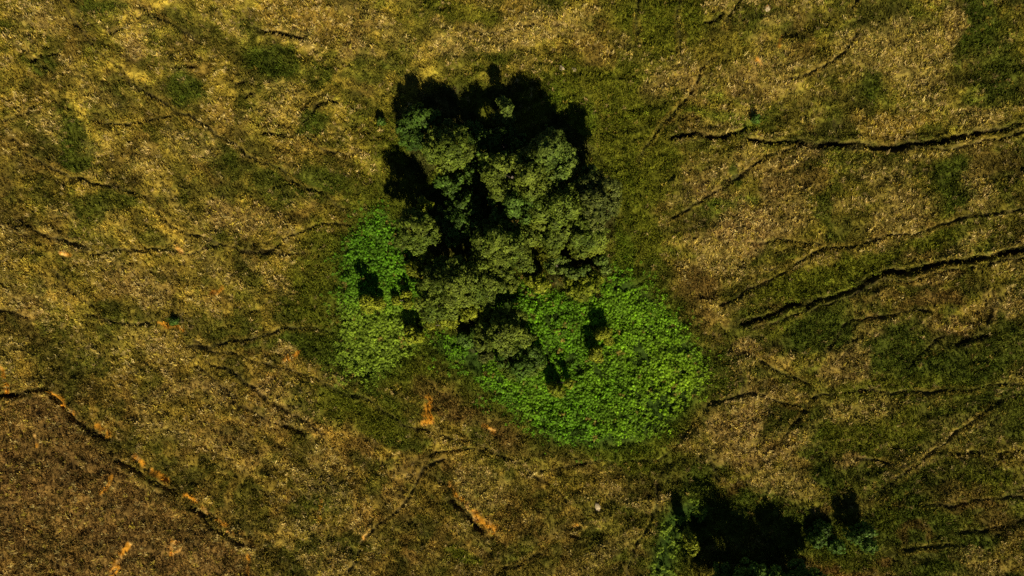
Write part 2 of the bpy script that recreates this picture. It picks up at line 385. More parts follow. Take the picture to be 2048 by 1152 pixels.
# the worn lines wander: jitter the positions before measuring distances
GXW = GX + 0.40 * (fbm(GX, GY, 2.4, 41, 2) - 0.5) * 2 + 0.07 * (vnoise(GX, GY, 0.42, 43) - 0.5) * 2
GYW = GY + 0.40 * (fbm(GX, GY, 2.4, 47, 2) - 0.5) * 2 + 0.07 * (vnoise(GX, GY, 0.42, 49) - 0.5) * 2
# warped pixel positions for soft, ragged patch outlines
WPX = PXX + 46 * (fbm(GX, GY, 5.0, 51, 4) - 0.5) * 2 + 10 * (fbm(GX, GY, 0.9, 53, 2) - 0.5) * 2
WPY = PYY + 46 * (fbm(GX, GY, 5.0, 57, 4) - 0.5) * 2 + 10 * (fbm(GX, GY, 0.9, 59, 2) - 0.5) * 2

fade = np.clip(1 - (np.maximum(np.abs(GX) - 58, 0) + np.maximum(np.abs(GY) - 34, 0)) / 3.0, 0, 1)
rise = 1.6 * (fbm(GX, GY, 60, 1, 3) - 0.5) + 0.9 * (fbm(GX, GY, 14, 2, 3) - 0.5)
far_w = np.clip((np.hypot(GX, GY) - 120) / 600, 0, 1)
rise = rise + far_w * 60 * (fbm(GX, GY, 500, 8, 3) - 0.4)
# tussocky relief: rounded hummocks with sharp dips, stretched along the slope
u = GX * 0.83 - GY * 0.55; v = GX * 0.55 + GY * 0.83
hum = (1 - np.abs(2 * fbm(u * 0.8, v * 1.15, 2.4, 11, 2) - 1)) * 0.32
hum2 = (1 - np.abs(2 * fbm(u * 0.8, v * 1.2, 0.85, 15, 2) - 1)) * 0.30
H = rise + (hum + hum2) * fade
lr = sstep(-14, 12, GX)                      # left slope falls to the lower right, right slope runs almost level
streak_l = fbm((GX * 0.83 - GY * 0.55) * 0.28, GX * 0.55 + GY * 0.83, 1.5, 61, 3)
streak_r = fbm((GX * 0.94 + GY * 0.34) * 0.30, -GX * 0.34 + GY * 0.94, 1.5, 63, 3)
streak = streak_l * (1 - lr) + streak_r * lr
H += 0.42 * (streak - 0.5) * fade
EXTRA_RELIEF = 0.55 * (fbm(u * 0.7, v * 1.3, 3.6, 19, 2) - 0.5)
H += EXTRA_RELIEF * fade

D_TR = np.full(GX.shape, 9.0)
for tr in TRACKS:
    stamp_dist(tr, 1.2, D_TR)
vary = fbm(GX, GY, 6.0, 71, 2)
trw = sstep(0.26, 0.02, D_TR) * sstep(.0, .38, vary * 0.6 + 0.4 * fbm(GX, GY, 1.3, 73, 2))
H -= (0.19 + 0.05 * sstep(0, 20, GX)) * trw * fade
D_DI = np.full(GX.shape, 9.0)
ditch_w = np.zeros(GX.shape)
for pts, hw, dep in DITCHES:
    d = np.full(GX.shape, 9.0); s = np.zeros(GX.shape)
    if pts[0][0] < 700:
        dep *= 0.8
    stamp_dist(pts, 1.6, d, s)
    near = d < 1.6
    if not near.any():
        continue
    w = np.zeros(GX.shape)
    gap = 0.55 + 0.45 * sstep(.30, .48, fbm(GX[near], GY[near], 1.4, 75, 3))
    w[near] = sstep(hw + 0.20, hw - 0.18, d[near] + 0.16 * (fbm(GX[near], GY[near], 0.6, 79, 2) - 0.45)) * gap
    H -= dep * w
    # the southern lip stands a little proud
    lip = np.zeros(GX.shape)
    lip[near] = np.exp(-((d[near] - hw - 0.25) / 0.22) ** 2) * 0.16
    H += lip
    ditch_w = np.maximum(ditch_w, w)
    D_DI = np.minimum(D_DI, d - hw)

# colours of the turf
lerp = lambda a, b, t: a + (b - a) * t[..., None]
C = np.zeros(GX.shape + (3,))
A = {k: np.array(v_) for k, v_ in CL.items()}
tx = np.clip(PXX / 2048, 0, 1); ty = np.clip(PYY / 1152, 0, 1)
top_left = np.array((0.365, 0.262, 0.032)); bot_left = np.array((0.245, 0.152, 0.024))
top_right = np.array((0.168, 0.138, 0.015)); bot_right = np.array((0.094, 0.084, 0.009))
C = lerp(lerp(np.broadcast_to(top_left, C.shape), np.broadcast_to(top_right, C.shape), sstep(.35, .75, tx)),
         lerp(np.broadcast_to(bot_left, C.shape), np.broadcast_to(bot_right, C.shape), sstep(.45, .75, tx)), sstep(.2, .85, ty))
near_wood = np.hypot((PXX - 1020) / 1.15, PYY - 520)
C = lerp(C, np.broadcast_to(np.array((0.130, 0.128, 0.010)), C.shape), 0.62 * sstep(470, 230, near_wood + 160 * (fbm(GX, GY, 9, 27, 3) - .5)))
n1 = fbm(GX, GY, 6.5, 21, 4)
n2 = fbm(GX, GY, 3.0, 25, 4)
C = lerp(C, np.broadcast_to(A['gd'], C.shape), 0.5 * sstep(.50, .62, n1))
C = lerp(C, np.broadcast_to(A['ol'], C.shape), 0.5 * sstep(.52, .36, n1))
C = lerp(C, np.broadcast_to(A['br'], C.shape), 0.6 * sstep(.54, .66, n2))
n3 = fbm(GX, GY, 1.7, 29, 3)
C = lerp(C, np.broadcast_to(A['gd'] * 0.8, C.shape), 0.6 * sstep(.52, .64, n3))
n4 = fbm(u * 0.7, v * 1.3, 2.6, 31, 3)
C = lerp(C, C * 1.5, sstep(.50, .66, n4))
C = lerp(C, np.broadcast_to(A['st'] * 0.7, C.shape), 0.45 * sstep(.54, .68, streak))
C = lerp(C, np.broadcast_to(A['dk'], C.shape), 0.55 * sstep(.47, .34, streak))
STREAK_STRAW = 0.3 * sstep(.54, .68, streak)
STRAW = 0.06 + 0.25 * sstep(.48, .68, fbm(GX, GY, 4.0, 33, 4)) + STREAK_STRAW
ll = in_poly(WPX * 0.5 + PXX * 0.5, WPY * 0.5 + PYY * 0.5, LOWLEFT)
brown = np.array((0.190, 0.102, 0.028))
def blur(m, k):
    a = m.astype(float)
    for ax in (0, 1):
        c = np.cumsum(np.pad(a, [(k + 1, k) if i == ax else (0, 0) for i in (0, 1)], mode='edge'), axis=ax)
        a = (np.take(c, np.arange(2 * k + 1, c.shape[ax]), ax) - np.take(c, np.arange(0, c.shape[ax] - 2 * k - 1), ax)) / (2 * k + 1)
    return a
llw = blur(blur(ll, 6), 6)
C = lerp(C, np.broadcast_to(brown, C.shape), 0.70 * llw)
STRAW = np.where(ll, 0.20, STRAW)
GREEN = np.zeros(GX.shape)
for (x, y, rx, ry, rot, cls, st) in PATCH:
    r = math.radians(-rot)
    ca, sa = math.cos(r), math.sin(r)
    R = max(rx, ry) * 2.2 + 60
    xw, yw = px(x, y)
    i0, i1 = np.searchsorted(gx, [xw - R * M_PER_PX, xw + R * M_PER_PX])
    j0, j1 = np.searchsorted(gy, [yw - R * M_PER_PX, yw + R * M_PER_PX])
    sl = (slice(j0, j1), slice(i0, i1))
    k = 1.0 if max(rx, ry) > 25 else 0.35
    ddx = (WPX[sl] * k + PXX[sl] * (1 - k)) - x; ddy = (WPY[sl] * k + PYY[sl] * (1 - k)) - y
    q = np.hypot((ddx * ca - ddy * sa) / rx, (ddx * sa + ddy * ca) / ry)
    w = np.clip(sstep(1.2, 0.6, q) * st * 1.35, 0, .95)
    if cls in ('st', 'pk', 'go'):
        C[sl] = lerp(C[sl], np.broadcast_to(A[cls] * 0.78, C[sl].shape), w * 0.9)
        STRAW[sl] = np.maximum(STRAW[sl], w * 0.75)
    else:
        C[sl] = lerp(C[sl], np.broadcast_to(A[cls], C[sl].shape), w)
        STRAW[sl] *= (1 - 0.8 * w)
        GREEN[sl] = np.maximum(GREEN[sl], w)
# worn tracks show dark peat with a dry rim, ditches turn near black along the floor
C = lerp(C, np.broadcast_to(np.array((0.060, 0.044, 0.016)), C.shape), np.clip(trw, 0, 1) * 0.75)
rim = np.exp(-((D_TR - 0.33) / 0.12) ** 2) * sstep(.35, .7, vary)
C = lerp(C, np.broadcast_to(A['go'] * 0.7, C.shape), rim * 0.55)
C = lerp(C, np.broadcast_to(np.array((0.035, 0.026, 0.012)), C.shape), ditch_w * 0.9)
# ground by bracken and wood; shade under both is put into the colour
def px_mask(poly, blur=0.35):
    return in_poly(WPX * 0.28 + PXX * 0.72, WPY * 0.28 + PYY * 0.72, poly)
M_BR = px_mask(BR_MAIN); M_BL = px_mask(BR_LEFT); M_BS = px_mask(BR_SE)
BR = M_BR | M_BL | M_BS
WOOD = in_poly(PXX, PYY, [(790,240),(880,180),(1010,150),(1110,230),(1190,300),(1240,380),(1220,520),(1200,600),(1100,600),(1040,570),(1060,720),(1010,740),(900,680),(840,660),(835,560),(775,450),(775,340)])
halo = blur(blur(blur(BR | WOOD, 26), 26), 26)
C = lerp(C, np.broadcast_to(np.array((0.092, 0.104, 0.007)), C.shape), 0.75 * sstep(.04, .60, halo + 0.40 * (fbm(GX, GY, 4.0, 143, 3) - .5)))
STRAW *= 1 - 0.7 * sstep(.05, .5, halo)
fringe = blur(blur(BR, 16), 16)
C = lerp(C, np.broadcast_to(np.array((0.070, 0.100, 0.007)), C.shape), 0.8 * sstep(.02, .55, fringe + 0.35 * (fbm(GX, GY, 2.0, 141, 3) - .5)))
C = lerp(C, np.broadcast_to(np.array((0.034, 0.062, 0.006)), C.shape), blur(BR, 5))  # dark green under the fronds stands for the shaded gaps between plants
wood_shade = sstep(.4, .6, n2) * WOOD  # blotches of understory shade painted into the ground colour
C = lerp(C, np.broadcast_to(np.array((0.045, 0.040, 0.015)), C.shape), 0.6 * wood_shade)
OR_W = np.zeros(GX.shape)
orng = np.array((0.52, 0.225, 0.016)); orng2 = np.array((0.62, 0.36, 0.09))
for pts, hw in ORANGE:
    d = np.full(GX.shape, 9.0)
    stamp_dist(pts, 1.6, d)
    near = d < 1.6
    w = np.zeros(GX.shape)
    jag = 0.22 * (fbm(GX[near], GY[near], 0.5, 77, 2) - 0.5)
    brk = sstep(.20, .34, fbm(GX[near], GY[near], 0.9, 83, 3))
    w[near] = sstep(hw * 0.8 + 0.10, hw * 0.8 - 0.18, d[near] + 1.8 * jag) * brk
    OR_W = np.maximum(OR_W, w)
mixo = sstep(.52, .74, fbm(GX, GY, 0.7, 81, 3))
ocol = orng + (orng2 - orng) * mixo[..., None]
C = lerp(C, ocol, OR_W * 0.95)
# a bare bank leans towards the sun
H += OR_W * 0.05
H -= (trw * 0).astype(float)
grain = 0.45 + 1.1 * fbm(GX, GY, 0.55, 91, 3)
C = C * grain[..., None]

verts = np.stack([GX, GY, H], -1).reshape(-1, 3)
idx = np.arange(NX * NY).reshape(NY, NX)
quads = np.stack([idx[:-1, :-1], idx[:-1, 1:], idx[1:, 1:], idx[1:, :-1]], -1).reshape(-1, 4)
gme = mesh_from_arrays("ground", verts, quads.ravel(), np.full(len(quads), 4), smooth=True)
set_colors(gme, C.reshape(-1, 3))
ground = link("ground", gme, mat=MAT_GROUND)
ground["kind"] = "structure"

def sample(field, x, y):
    i = np.clip(np.searchsorted(gx, x), 1, NX - 1); j = np.clip(np.searchsorted(gy, y), 1, NY - 1)
    i = np.where(x - gx[i - 1] < gx[i] - x, i - 1, i); j = np.where(y - gy[j - 1] < gy[j] - y, j - 1, j)
    return field[j, i]

def ground_z(x, y):
    return float(sample(H, np.array([x]), np.array([y]))[0])

# ------------------------------------------------------------------ low plants scattered on the ground
def blades_mesh(name, n, length, width, spread, seed, curl=0.5):
    r = np.random.default_rng(seed)
    V = []; F = []; T = []
    for k in range(n):
        a = r.uniform(0, 2 * math.pi); lean = r.uniform(0.15, 1.0) * spread
        L = length * r.uniform(0.6, 1.15); w = width * r.uniform(0.7, 1.3)
        bx, by = r.normal(0, 0.05, 2)
        d = np.array((math.cos(a), math.sin(a), 0)); s = np.array((-math.sin(a), math.cos(a), 0))
        p0 = np.array((bx, by, -0.02))
        p1 = p0 + d * L * 0.5 * math.sin(lean * 0.7) + np.array((0, 0, L * 0.5 * math.cos(lean * 0.7)))
        l2 = lean * (1 + curl)
        p2 = p1 + d * L * 0.5 * math.sin(l2) + np.array((0, 0, L * 0.5 * math.cos(l2)))
        b = len(V)
        V += [p0 - s * w * .5, p0 + s * w * .5, p1 - s * w * .45, p1 + s * w * .45, p2]
        F += [(b, b + 1, b + 3), (b, b + 3, b + 2), (b + 2, b + 3, b + 4)]
        t = r.uniform(0.65, 1.35)
        T += [t * 0.75, t * 0.75, t, t, t * 1.15]
    me = mesh_from_arrays(name, np.array(V), np.array(F).ravel(), np.full(len(F), 3))
    set_colors(me, np.repeat(np.array(T)[:, None], 3, 1), "tint")
    return me

def sprig_mesh(name, n, radius, height, leaf, seed):
    """a low rounded cushion of small twig-leaves (heather, moss, bilberry)"""
    r = np.random.default_rng(seed)
    V = []; F = []; T = []
    for k in range(n):
        z = r.uniform(0.05, 1); a = r.uniform(0, 2 * math.pi); q = math.sqrt(1 - z * z)
        rad = r.uniform(0.75, 1.08)
        c = np.array((q * math.cos(a) * radius, q * math.sin(a) * radius, z * height)) * rad
        nrm = np.array((q * math.cos(a), q * math.sin(a), z)) + r.normal(0, .5, 3); nrm /= np.linalg.norm(nrm)
        t1 = np.cross(nrm, r.normal(0, 1, 3)); t1 /= np.linalg.norm(t1); t2 = np.cross(nrm, t1)
        l = leaf * r.uniform(.6, 1.4)
        b = len(V)
        V += [c - t1 * l, c - t2 * l * .45, c + t1 * l, c + t2 * l * .45]
        F += [(b, b + 1, b + 2), (b, b + 2, b + 3)]
        T += [r.uniform(.6, 1.45)] * 4
    me = mesh_from_arrays(name, np.array(V), np.array(F).ravel(), np.full(len(F), 3))
    set_colors(me, np.repeat(np.array(T)[:, None], 3, 1), "tint")
    return me

def frond_plant(name, nf, length, seed, tint_attr="tint"):
    """bracken: arching triangular fronds cut into pairs of pinnae"""
    r = np.random.default_rng(seed)
    V = []; F = []; T = []
    a0 = r.uniform(0, 6.28)
    for k in range(nf):
        a = a0 + k * 2 * math.pi / nf + r.uniform(-.45, .45)
        L = length * r.uniform(.75, 1.2); hgt = length * r.uniform(0.6, 1.5)
        d = np.array((math.cos(a), math.sin(a), 0)); s = np.array((-math.sin(a), math.cos(a), 0))
        tilt = r.uniform(-.55, .55)
        s = s * math.cos(tilt) + np.array((0, 0, math.sin(tilt)))
        def curve(t):
            return d * L * (0.12 + 0.88 * t) + np.array((0, 0, hgt * (0.75 + 0.42 * math.sin(min(t * 1.5, 1.57)) - 0.55 * t * t)))
        tn = r.uniform(.7, 1.3)
        # stalk
        b = len(V)
        V += [np.zeros(3) - s * .012, np.zeros(3) + s * .012, curve(0) + s * .01, curve(0) - s * .01]
        F += [(b, b + 1, b + 2), (b, b + 2, b + 3)]; T += [tn * .6] * 4
        npn = 6
        for i in range(npn):
            t = i / npn
            c0 = curve(t); c1 = curve(min(t + 1.05 / npn, 1.0))
            wd = L * 0.42 * (1 - t) ** 0.9 * r.uniform(.85, 1.15) + .03
            fwd = (c1 - c0)
            for sg in (-1, 1):
                tip = c0 + s * sg * wd + fwd * 0.9 - np.array((0, 0, wd * r.uniform(.05, .35)))
                b = len(V)
                V += [c0, tip, c1]
                F += [(b, b + 1, b + 2)] if sg < 0 else [(b, b + 2, b + 1)]
                tt = tn * r.uniform(.8, 1.2)
                T += [tt * .85, tt * 1.15, tt]
        b = len(V); V += [curve(.92) - s * .03, curve(.92) + s * .03, curve(1.08)]; F += [(b, b + 1, b + 2)]; T += [tn] * 3
    me = mesh_from_arrays(name, np.array(V), np.array(F).ravel(), np.full(len(F), 3))
    set_colors(me, np.repeat(np.array(T)[:, None], 3, 1), tint_attr)
    return me

def scatter(name, x, y, z, rot, scl, col, protos, mat):
    """one object: the prototype plants instanced on points that carry rotation, size and colour"""
    n = len(x)
    me = bpy.data.meshes.new(name)
    me.vertices.add(n)
    me.vertices.foreach_set("co", np.stack([x, y, z], -1).astype(np.float32).ravel())
    a = me.attributes.new("rot", 'FLOAT_VECTOR', 'POINT'); a.data.foreach_set("vector", rot.astype(np.float32).ravel())
    a = me.attributes.new("scl", 'FLOAT_VECTOR', 'POINT'); a.data.foreach_set("vector", scl.astype(np.float32).ravel())
    set_colors(me, col)
    a = me.attributes.new("pick", 'INT', 'POINT'); a.data.foreach_set("value", RNG.integers(0, len(protos), n).astype(np.int32))
    me.update()
    ob = link(name, me)
    me.materials.append(mat)
    ng = bpy.data.node_groups.new(name + "_scatter", 'GeometryNodeTree')
    ng.interface.new_socket("Geometry", in_out='INPUT', socket_type='NodeSocketGeometry')
    ng.interface.new_socket("Geometry", in_out='OUTPUT', socket_type='NodeSocketGeometry')
    gi = ng.nodes.new("NodeGroupInput"); go = ng.nodes.new("NodeGroupOutput")
    m2p = ng.nodes.new("GeometryNodeMeshToPoints")
    iop = ng.nodes.new("GeometryNodeInstanceOnPoints"); iop.inputs["Pick Instance"].default_value = True
    ng.links.new(gi.outputs[0], m2p.inputs["Mesh"]); ng.links.new(m2p.outputs[0], iop.inputs["Points"])
    jn = ng.nodes.new("GeometryNodeJoinGeometry")
    for pm in protos[::-1]:
        pm.materials.clear(); pm.materials.append(mat)
        po = bpy.data.objects.new(pm.name, pm)
        oi = ng.nodes.new("GeometryNodeObjectInfo"); oi.inputs["As Instance"].default_value = True
        oi.inputs["Object"].default_value = po
        ng.links.new(oi.outputs["Geometry"], jn.inputs[0])
    ng.links.new(jn.outputs[0], iop.inputs["Instance"])
    def attr(nm, typ):
        nd = ng.nodes.new("GeometryNodeInputNamedAttribute"); nd.data_type = typ; nd.inputs["Name"].default_value = nm
        return nd.outputs[0]
    ng.links.new(attr("pick", 'INT'), iop.inputs["Instance Index"])
    e2r = ng.nodes.new("FunctionNodeEulerToRotation")
    ng.links.new(attr("rot", 'FLOAT_VECTOR'), e2r.inputs[0]); ng.links.new(e2r.outputs[0], iop.inputs["Rotation"])
    ng.links.new(attr("scl", 'FLOAT_VECTOR'), iop.inputs["Scale"])
    ng.links.new(iop.outputs[0], go.inputs[0])
    md = ob.modifiers.new("scatter", 'NODES'); md.node_group = ng
    ob["kind"] = "stuff"
    return ob

def jitter_grid(step, x0, x1, y0, y1, jit=0.55):
    ax = np.arange(x0, x1, step); ay = np.arange(y0, y1, step)
    X, Y = np.meshgrid(ax, ay)
    X = X + RNG.uniform(-jit, jit, X.shape) * step; Y = Y + RNG.uniform(-jit, jit, Y.shape) * step
    return X.ravel(), Y.ravel()

def gather(mask_fn, step):
    x, y = jitter_grid(step, -57.5, 57.5, -33.8, 33.8)
    keep = mask_fn(x, y)
    return x[keep], y[keep]

BRF = BR.astype(float)

# dry grass tussocks
def grass_keep(x, y):
    p = 0.55 + 0.45 * sstep(.35, .6, fbm(x, y, 1.5, 101, 3))
    p = p * (1 - 0.9 * np.clip(sample(trw, x, y), 0, 1)) * (1 - sample(ditch_w, x, y)) * (1 - 0.75 * sample(OR_W, x, y)) * (1 - 0.85 * sample(BRF, x, y))
    return RNG.random(len(x)) < p
x, y = gather(grass_keep, 0.25)
n = len(x)
base = sample(C, x, y)
ps = 0.8 * sample(STRAW, x, y) * (0.4 + 1.2 * fbm(x, y, 0.9, 103, 2))
strawpick = RNG.random(n) < ps
bright = RNG.lognormal(0, 0.16, n)[:, None]
straw_cols = np.array([(0.56, 0.43, 0.13), (0.50, 0.36, 0.07), (0.53, 0.38, 0.12), (0.42, 0.32, 0.04)])
scol = straw_cols[RNG.integers(0, 4, n)]
tone = np.clip(base.mean(1) / 0.11, 0.55, 1.2)[:, None]
col = np.where(strawpick[:, None], scol * bright * tone * 0.9, base * bright * 1.25)
rot = np.stack([RNG.normal(0, .16, n), RNG.normal(0, .16, n), RNG.uniform(0, 6.28, n)], -1)
s = RNG.uniform(.7, 1.35, n) * np.where(strawpick, 1.12, 1.0)
scl = np.stack([s, s, s * RNG.uniform(.8, 1.3, n)], -1)
tufts = [blades_mesh("grass_tuft", 13, 0.31, 0.045, 1.15, 200 + k) for k in range(5)]
g = scatter("moor_grass", x, y, sample(H, x, y), rot, scl, col, tufts, MAT_TUFT)
g["label"] = "dry straw and olive moor grass tussocks covering the whole ground"; g["category"] = "grass"

# dark cushions: heather, bilberry, rushes
def heath_keep(x, y):
    gq = sample(GREEN, x, y)
    lipz = sample(D_DI, x, y)
    lip_p = 0.75 * ((lipz > -0.06) & (lipz < 0.30))
    p = 0.10 + 0.35 * gq + lip_p + 0.55 * sstep(.5, .66, fbm(x, y, 2.2, 111, 3))
    p = p * (1 - 0.8 * np.clip(sample(trw, x, y), 0, 1)) * (1 - 0.85 * sample(ditch_w, x, y)) * (1 - sample(OR_W, x, y)) * (1 - 0.3 * sample(BRF, x, y))
    return RNG.random(len(x)) < p
x, y = gather(heath_keep, 0.36)
n = len(x)
base = sample(C, x, y)
col = base * RNG.lognormal(-0.35, 0.35, n)[:, None] * np.array((0.85, 1.0, 0.9))
rot = np.stack([RNG.normal(0, .1, n), RNG.normal(0, .1, n), RNG.uniform(0, 6.28, n)], -1)
s = RNG.uniform(.6, 1.45, n)
scl = np.stack([s, s, s * RNG.uniform(.7, 1.4, n)], -1)
cush = [sprig_mesh("heath_cushion", 34, 0.26, 0.22, 0.065, 300 + k) for k in range(4)]
g = scatter("heath_cushions", x, y, sample(H, x, y) - 0.03, rot, scl, col, cush, MAT_TUFT)
g["label"] = "low dark green and brown heath cushions between the grass tussocks"; g["category"] = "heath"

# bracken beds
def bed(name, mask, step, label, colfn, keepfn=None, size=1.0, seed=0):
    mf = blur(blur(mask, 13), 13)
    x, y = gather(lambda a, b: (sample(mf, a, b) > .06) & (sample(mf, a, b) + 0.7 * (fbm(a, b, 1.6, 137, 3) - .5) > RNG.uniform(.08, .62, len(a))) & (RNG.random(len(a)) < (0.95 if keepfn is None else keepfn(a, b))), step)
    n = len(x)
    col = colfn(x, y) * (RNG.lognormal(0, .30, n) * (0.75 + 0.5 * fbm(x, y, 2.2, 139, 3)))[:, None]
    dead = RNG.random(n) < 0.025
    col = np.where(dead[:, None], np.array((0.26, 0.19, 0.03)) * RNG.uniform(.6, 1.2, n)[:, None], col)
    dull_w = RNG.random(n)[:, None] * 0.3
    col = col * (1 - dull_w) + np.array((0.110, 0.165, 0.016)) * dull_w
    rot = np.stack([RNG.normal(0, .22, n), RNG.normal(0, .22, n), RNG.uniform(0, 6.28, n)], -1)
    s = RNG.uniform(.6, 1.2, n) * size * (0.55 + 0.45 * sstep(.15, .75, sample(mf, x, y)))
    scl = np.stack([s, s, s * RNG.uniform(.6, 1.4, n)], -1)
    pr = [frond_plant("bracken", 4 + k % 2, 0.46, 400 + seed + k) for k in range(6)]
    o = scatter(name, x, y, sample(H, x, y) - .03, rot, scl, col, pr, MAT_BRACKEN)
    o["label"] = label; o["category"] = "bracken"
    return o

def col_main(x, y):
    q = fbm(x, y, 5.0, 121, 3); PX = x / M_PER_PX + 1024; PY = 576 - y / M_PER_PX
    yel = np.clip(sstep(1180, 1380, PX) * sstep(640, 760, PY), 0, 1) * 0.8 + 0.25 * sstep(.5, .7, q)
    a = np.array((0.114, 0.262, 0.006)); b = np.array((0.215, 0.335, 0.009))
    return a + (b - a) * np.clip(yel, 0, 1)[:, None]

def keep_main(x, y):
    PX = x / M_PER_PX + 1024; PY = 576 - y / M_PER_PX
    sparse = sstep(1230, 1400, PX) * sstep(740, 850, PY) + sstep(855, 890, PY)
    holes = sstep(.32, .44, fbm(x, y, 1.2, 131, 3))
    return np.clip(0.97 - 0.72 * np.clip(sparse, 0, 1), 0, 1) * (0.15 + 0.85 * holes)

def col_left(x, y):
    PY = 576 - y / M_PER_PX
    t = sstep(560, 660, PY)
    a = np.array((0.100, 0.248, 0.007)); b = np.array((0.208, 0.300, 0.018))
    return a + (b - a) * t[:, None]

bed("bracken_bed", M_BR, 0.27, "large bright green bracken bed below and right of the wood", col_main, keep_main, 0.78, 0)
bed("bracken_bed", M_BL, 0.27, "smaller green bracken bed along the left edge of the wood", col_left, None, 0.78, 20)

# single bracken plants that stand apart beside the shaded clump at the bottom of the picture
one = [frond_plant("bracken_plant", 6, 0.46, 460 + k, "col") for k in range(4)]
for k, me in enumerate(one):
    a = me.attributes["col"]; arr = np.empty(len(me.vertices) * 4, np.float32); a.data.foreach_get("color", arr)
    arr = arr.reshape(-1, 4); arr[:, :3] *= np.array((0.150, 0.215, 0.012)); a.data.foreach_set("color", arr.ravel())
    me.materials.append(MAT_BRACKEN_ONE)
r1 = np.random.default_rng(5)
cnt = 0
while cnt < 46:
    qx, qy = r1.uniform(1296, 1412), r1.uniform(996, 1150)
    if not in_poly(np.array([qx]), np.array([qy]), BR_SE)[0]:
        continue
    X, Y = px(qx, qy)
    o = bpy.data.objects.new("bracken_plant", one[cnt % 4]); COL.objects.link(o)
    o.location = (X, Y, ground_z(X, Y) - .03); o.rotation_euler = (0, 0, r1.uniform(0, 6.28))
    sc = r1.uniform(.45, .85); o.scale = (sc, sc, sc)
    tag(o, "single pale green bracken plant left of the black shadow at bottom right", "bracken", "bracken plants beside the bottom right clump")
    cnt += 1

# ------------------------------------------------------------------ trees and shrubs
def tube(V, F, p0, p1, r0, r1, seg=7):
    p0 = np.array(p0, float); p1 = np.array(p1, float)
    d = p1 - p0; d /= np.linalg.norm(d) + 1e-9
    a = np.cross(d, (0.3, 0.5, 0.81)); a /= np.linalg.norm(a); b = np.cross(d, a)
    s = len(V)
    for (p, r) in ((p0, r0), (p1, r1)):
        for k in range(seg):
            t = 2 * math.pi * k / seg
            V.append(p + (a * math.cos(t) + b * math.sin(t)) * r)
    for k in range(seg):
        k2 = (k + 1) % seg
        F.append((s + k, s + k2, s + seg + k2, s + seg + k))

def limb_mesh(name, pts, radii):
    V = []; F = []
    for i in range(len(pts) - 1):
        tube(V, F, pts[i], pts[i + 1], radii[i], radii[i + 1])
    return mesh_from_arrays(name, np.array(V), np.array(F).ravel(), np.full(len(F), 4), smooth=True)

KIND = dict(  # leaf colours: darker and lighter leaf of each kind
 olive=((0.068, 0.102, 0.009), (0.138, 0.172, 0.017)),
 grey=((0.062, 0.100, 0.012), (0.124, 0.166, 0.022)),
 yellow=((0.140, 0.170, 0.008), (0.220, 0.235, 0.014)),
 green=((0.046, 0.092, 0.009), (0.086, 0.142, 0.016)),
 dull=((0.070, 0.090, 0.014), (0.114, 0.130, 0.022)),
 rust=((0.170, 0.110, 0.014), (0.220, 0.155, 0.026)))

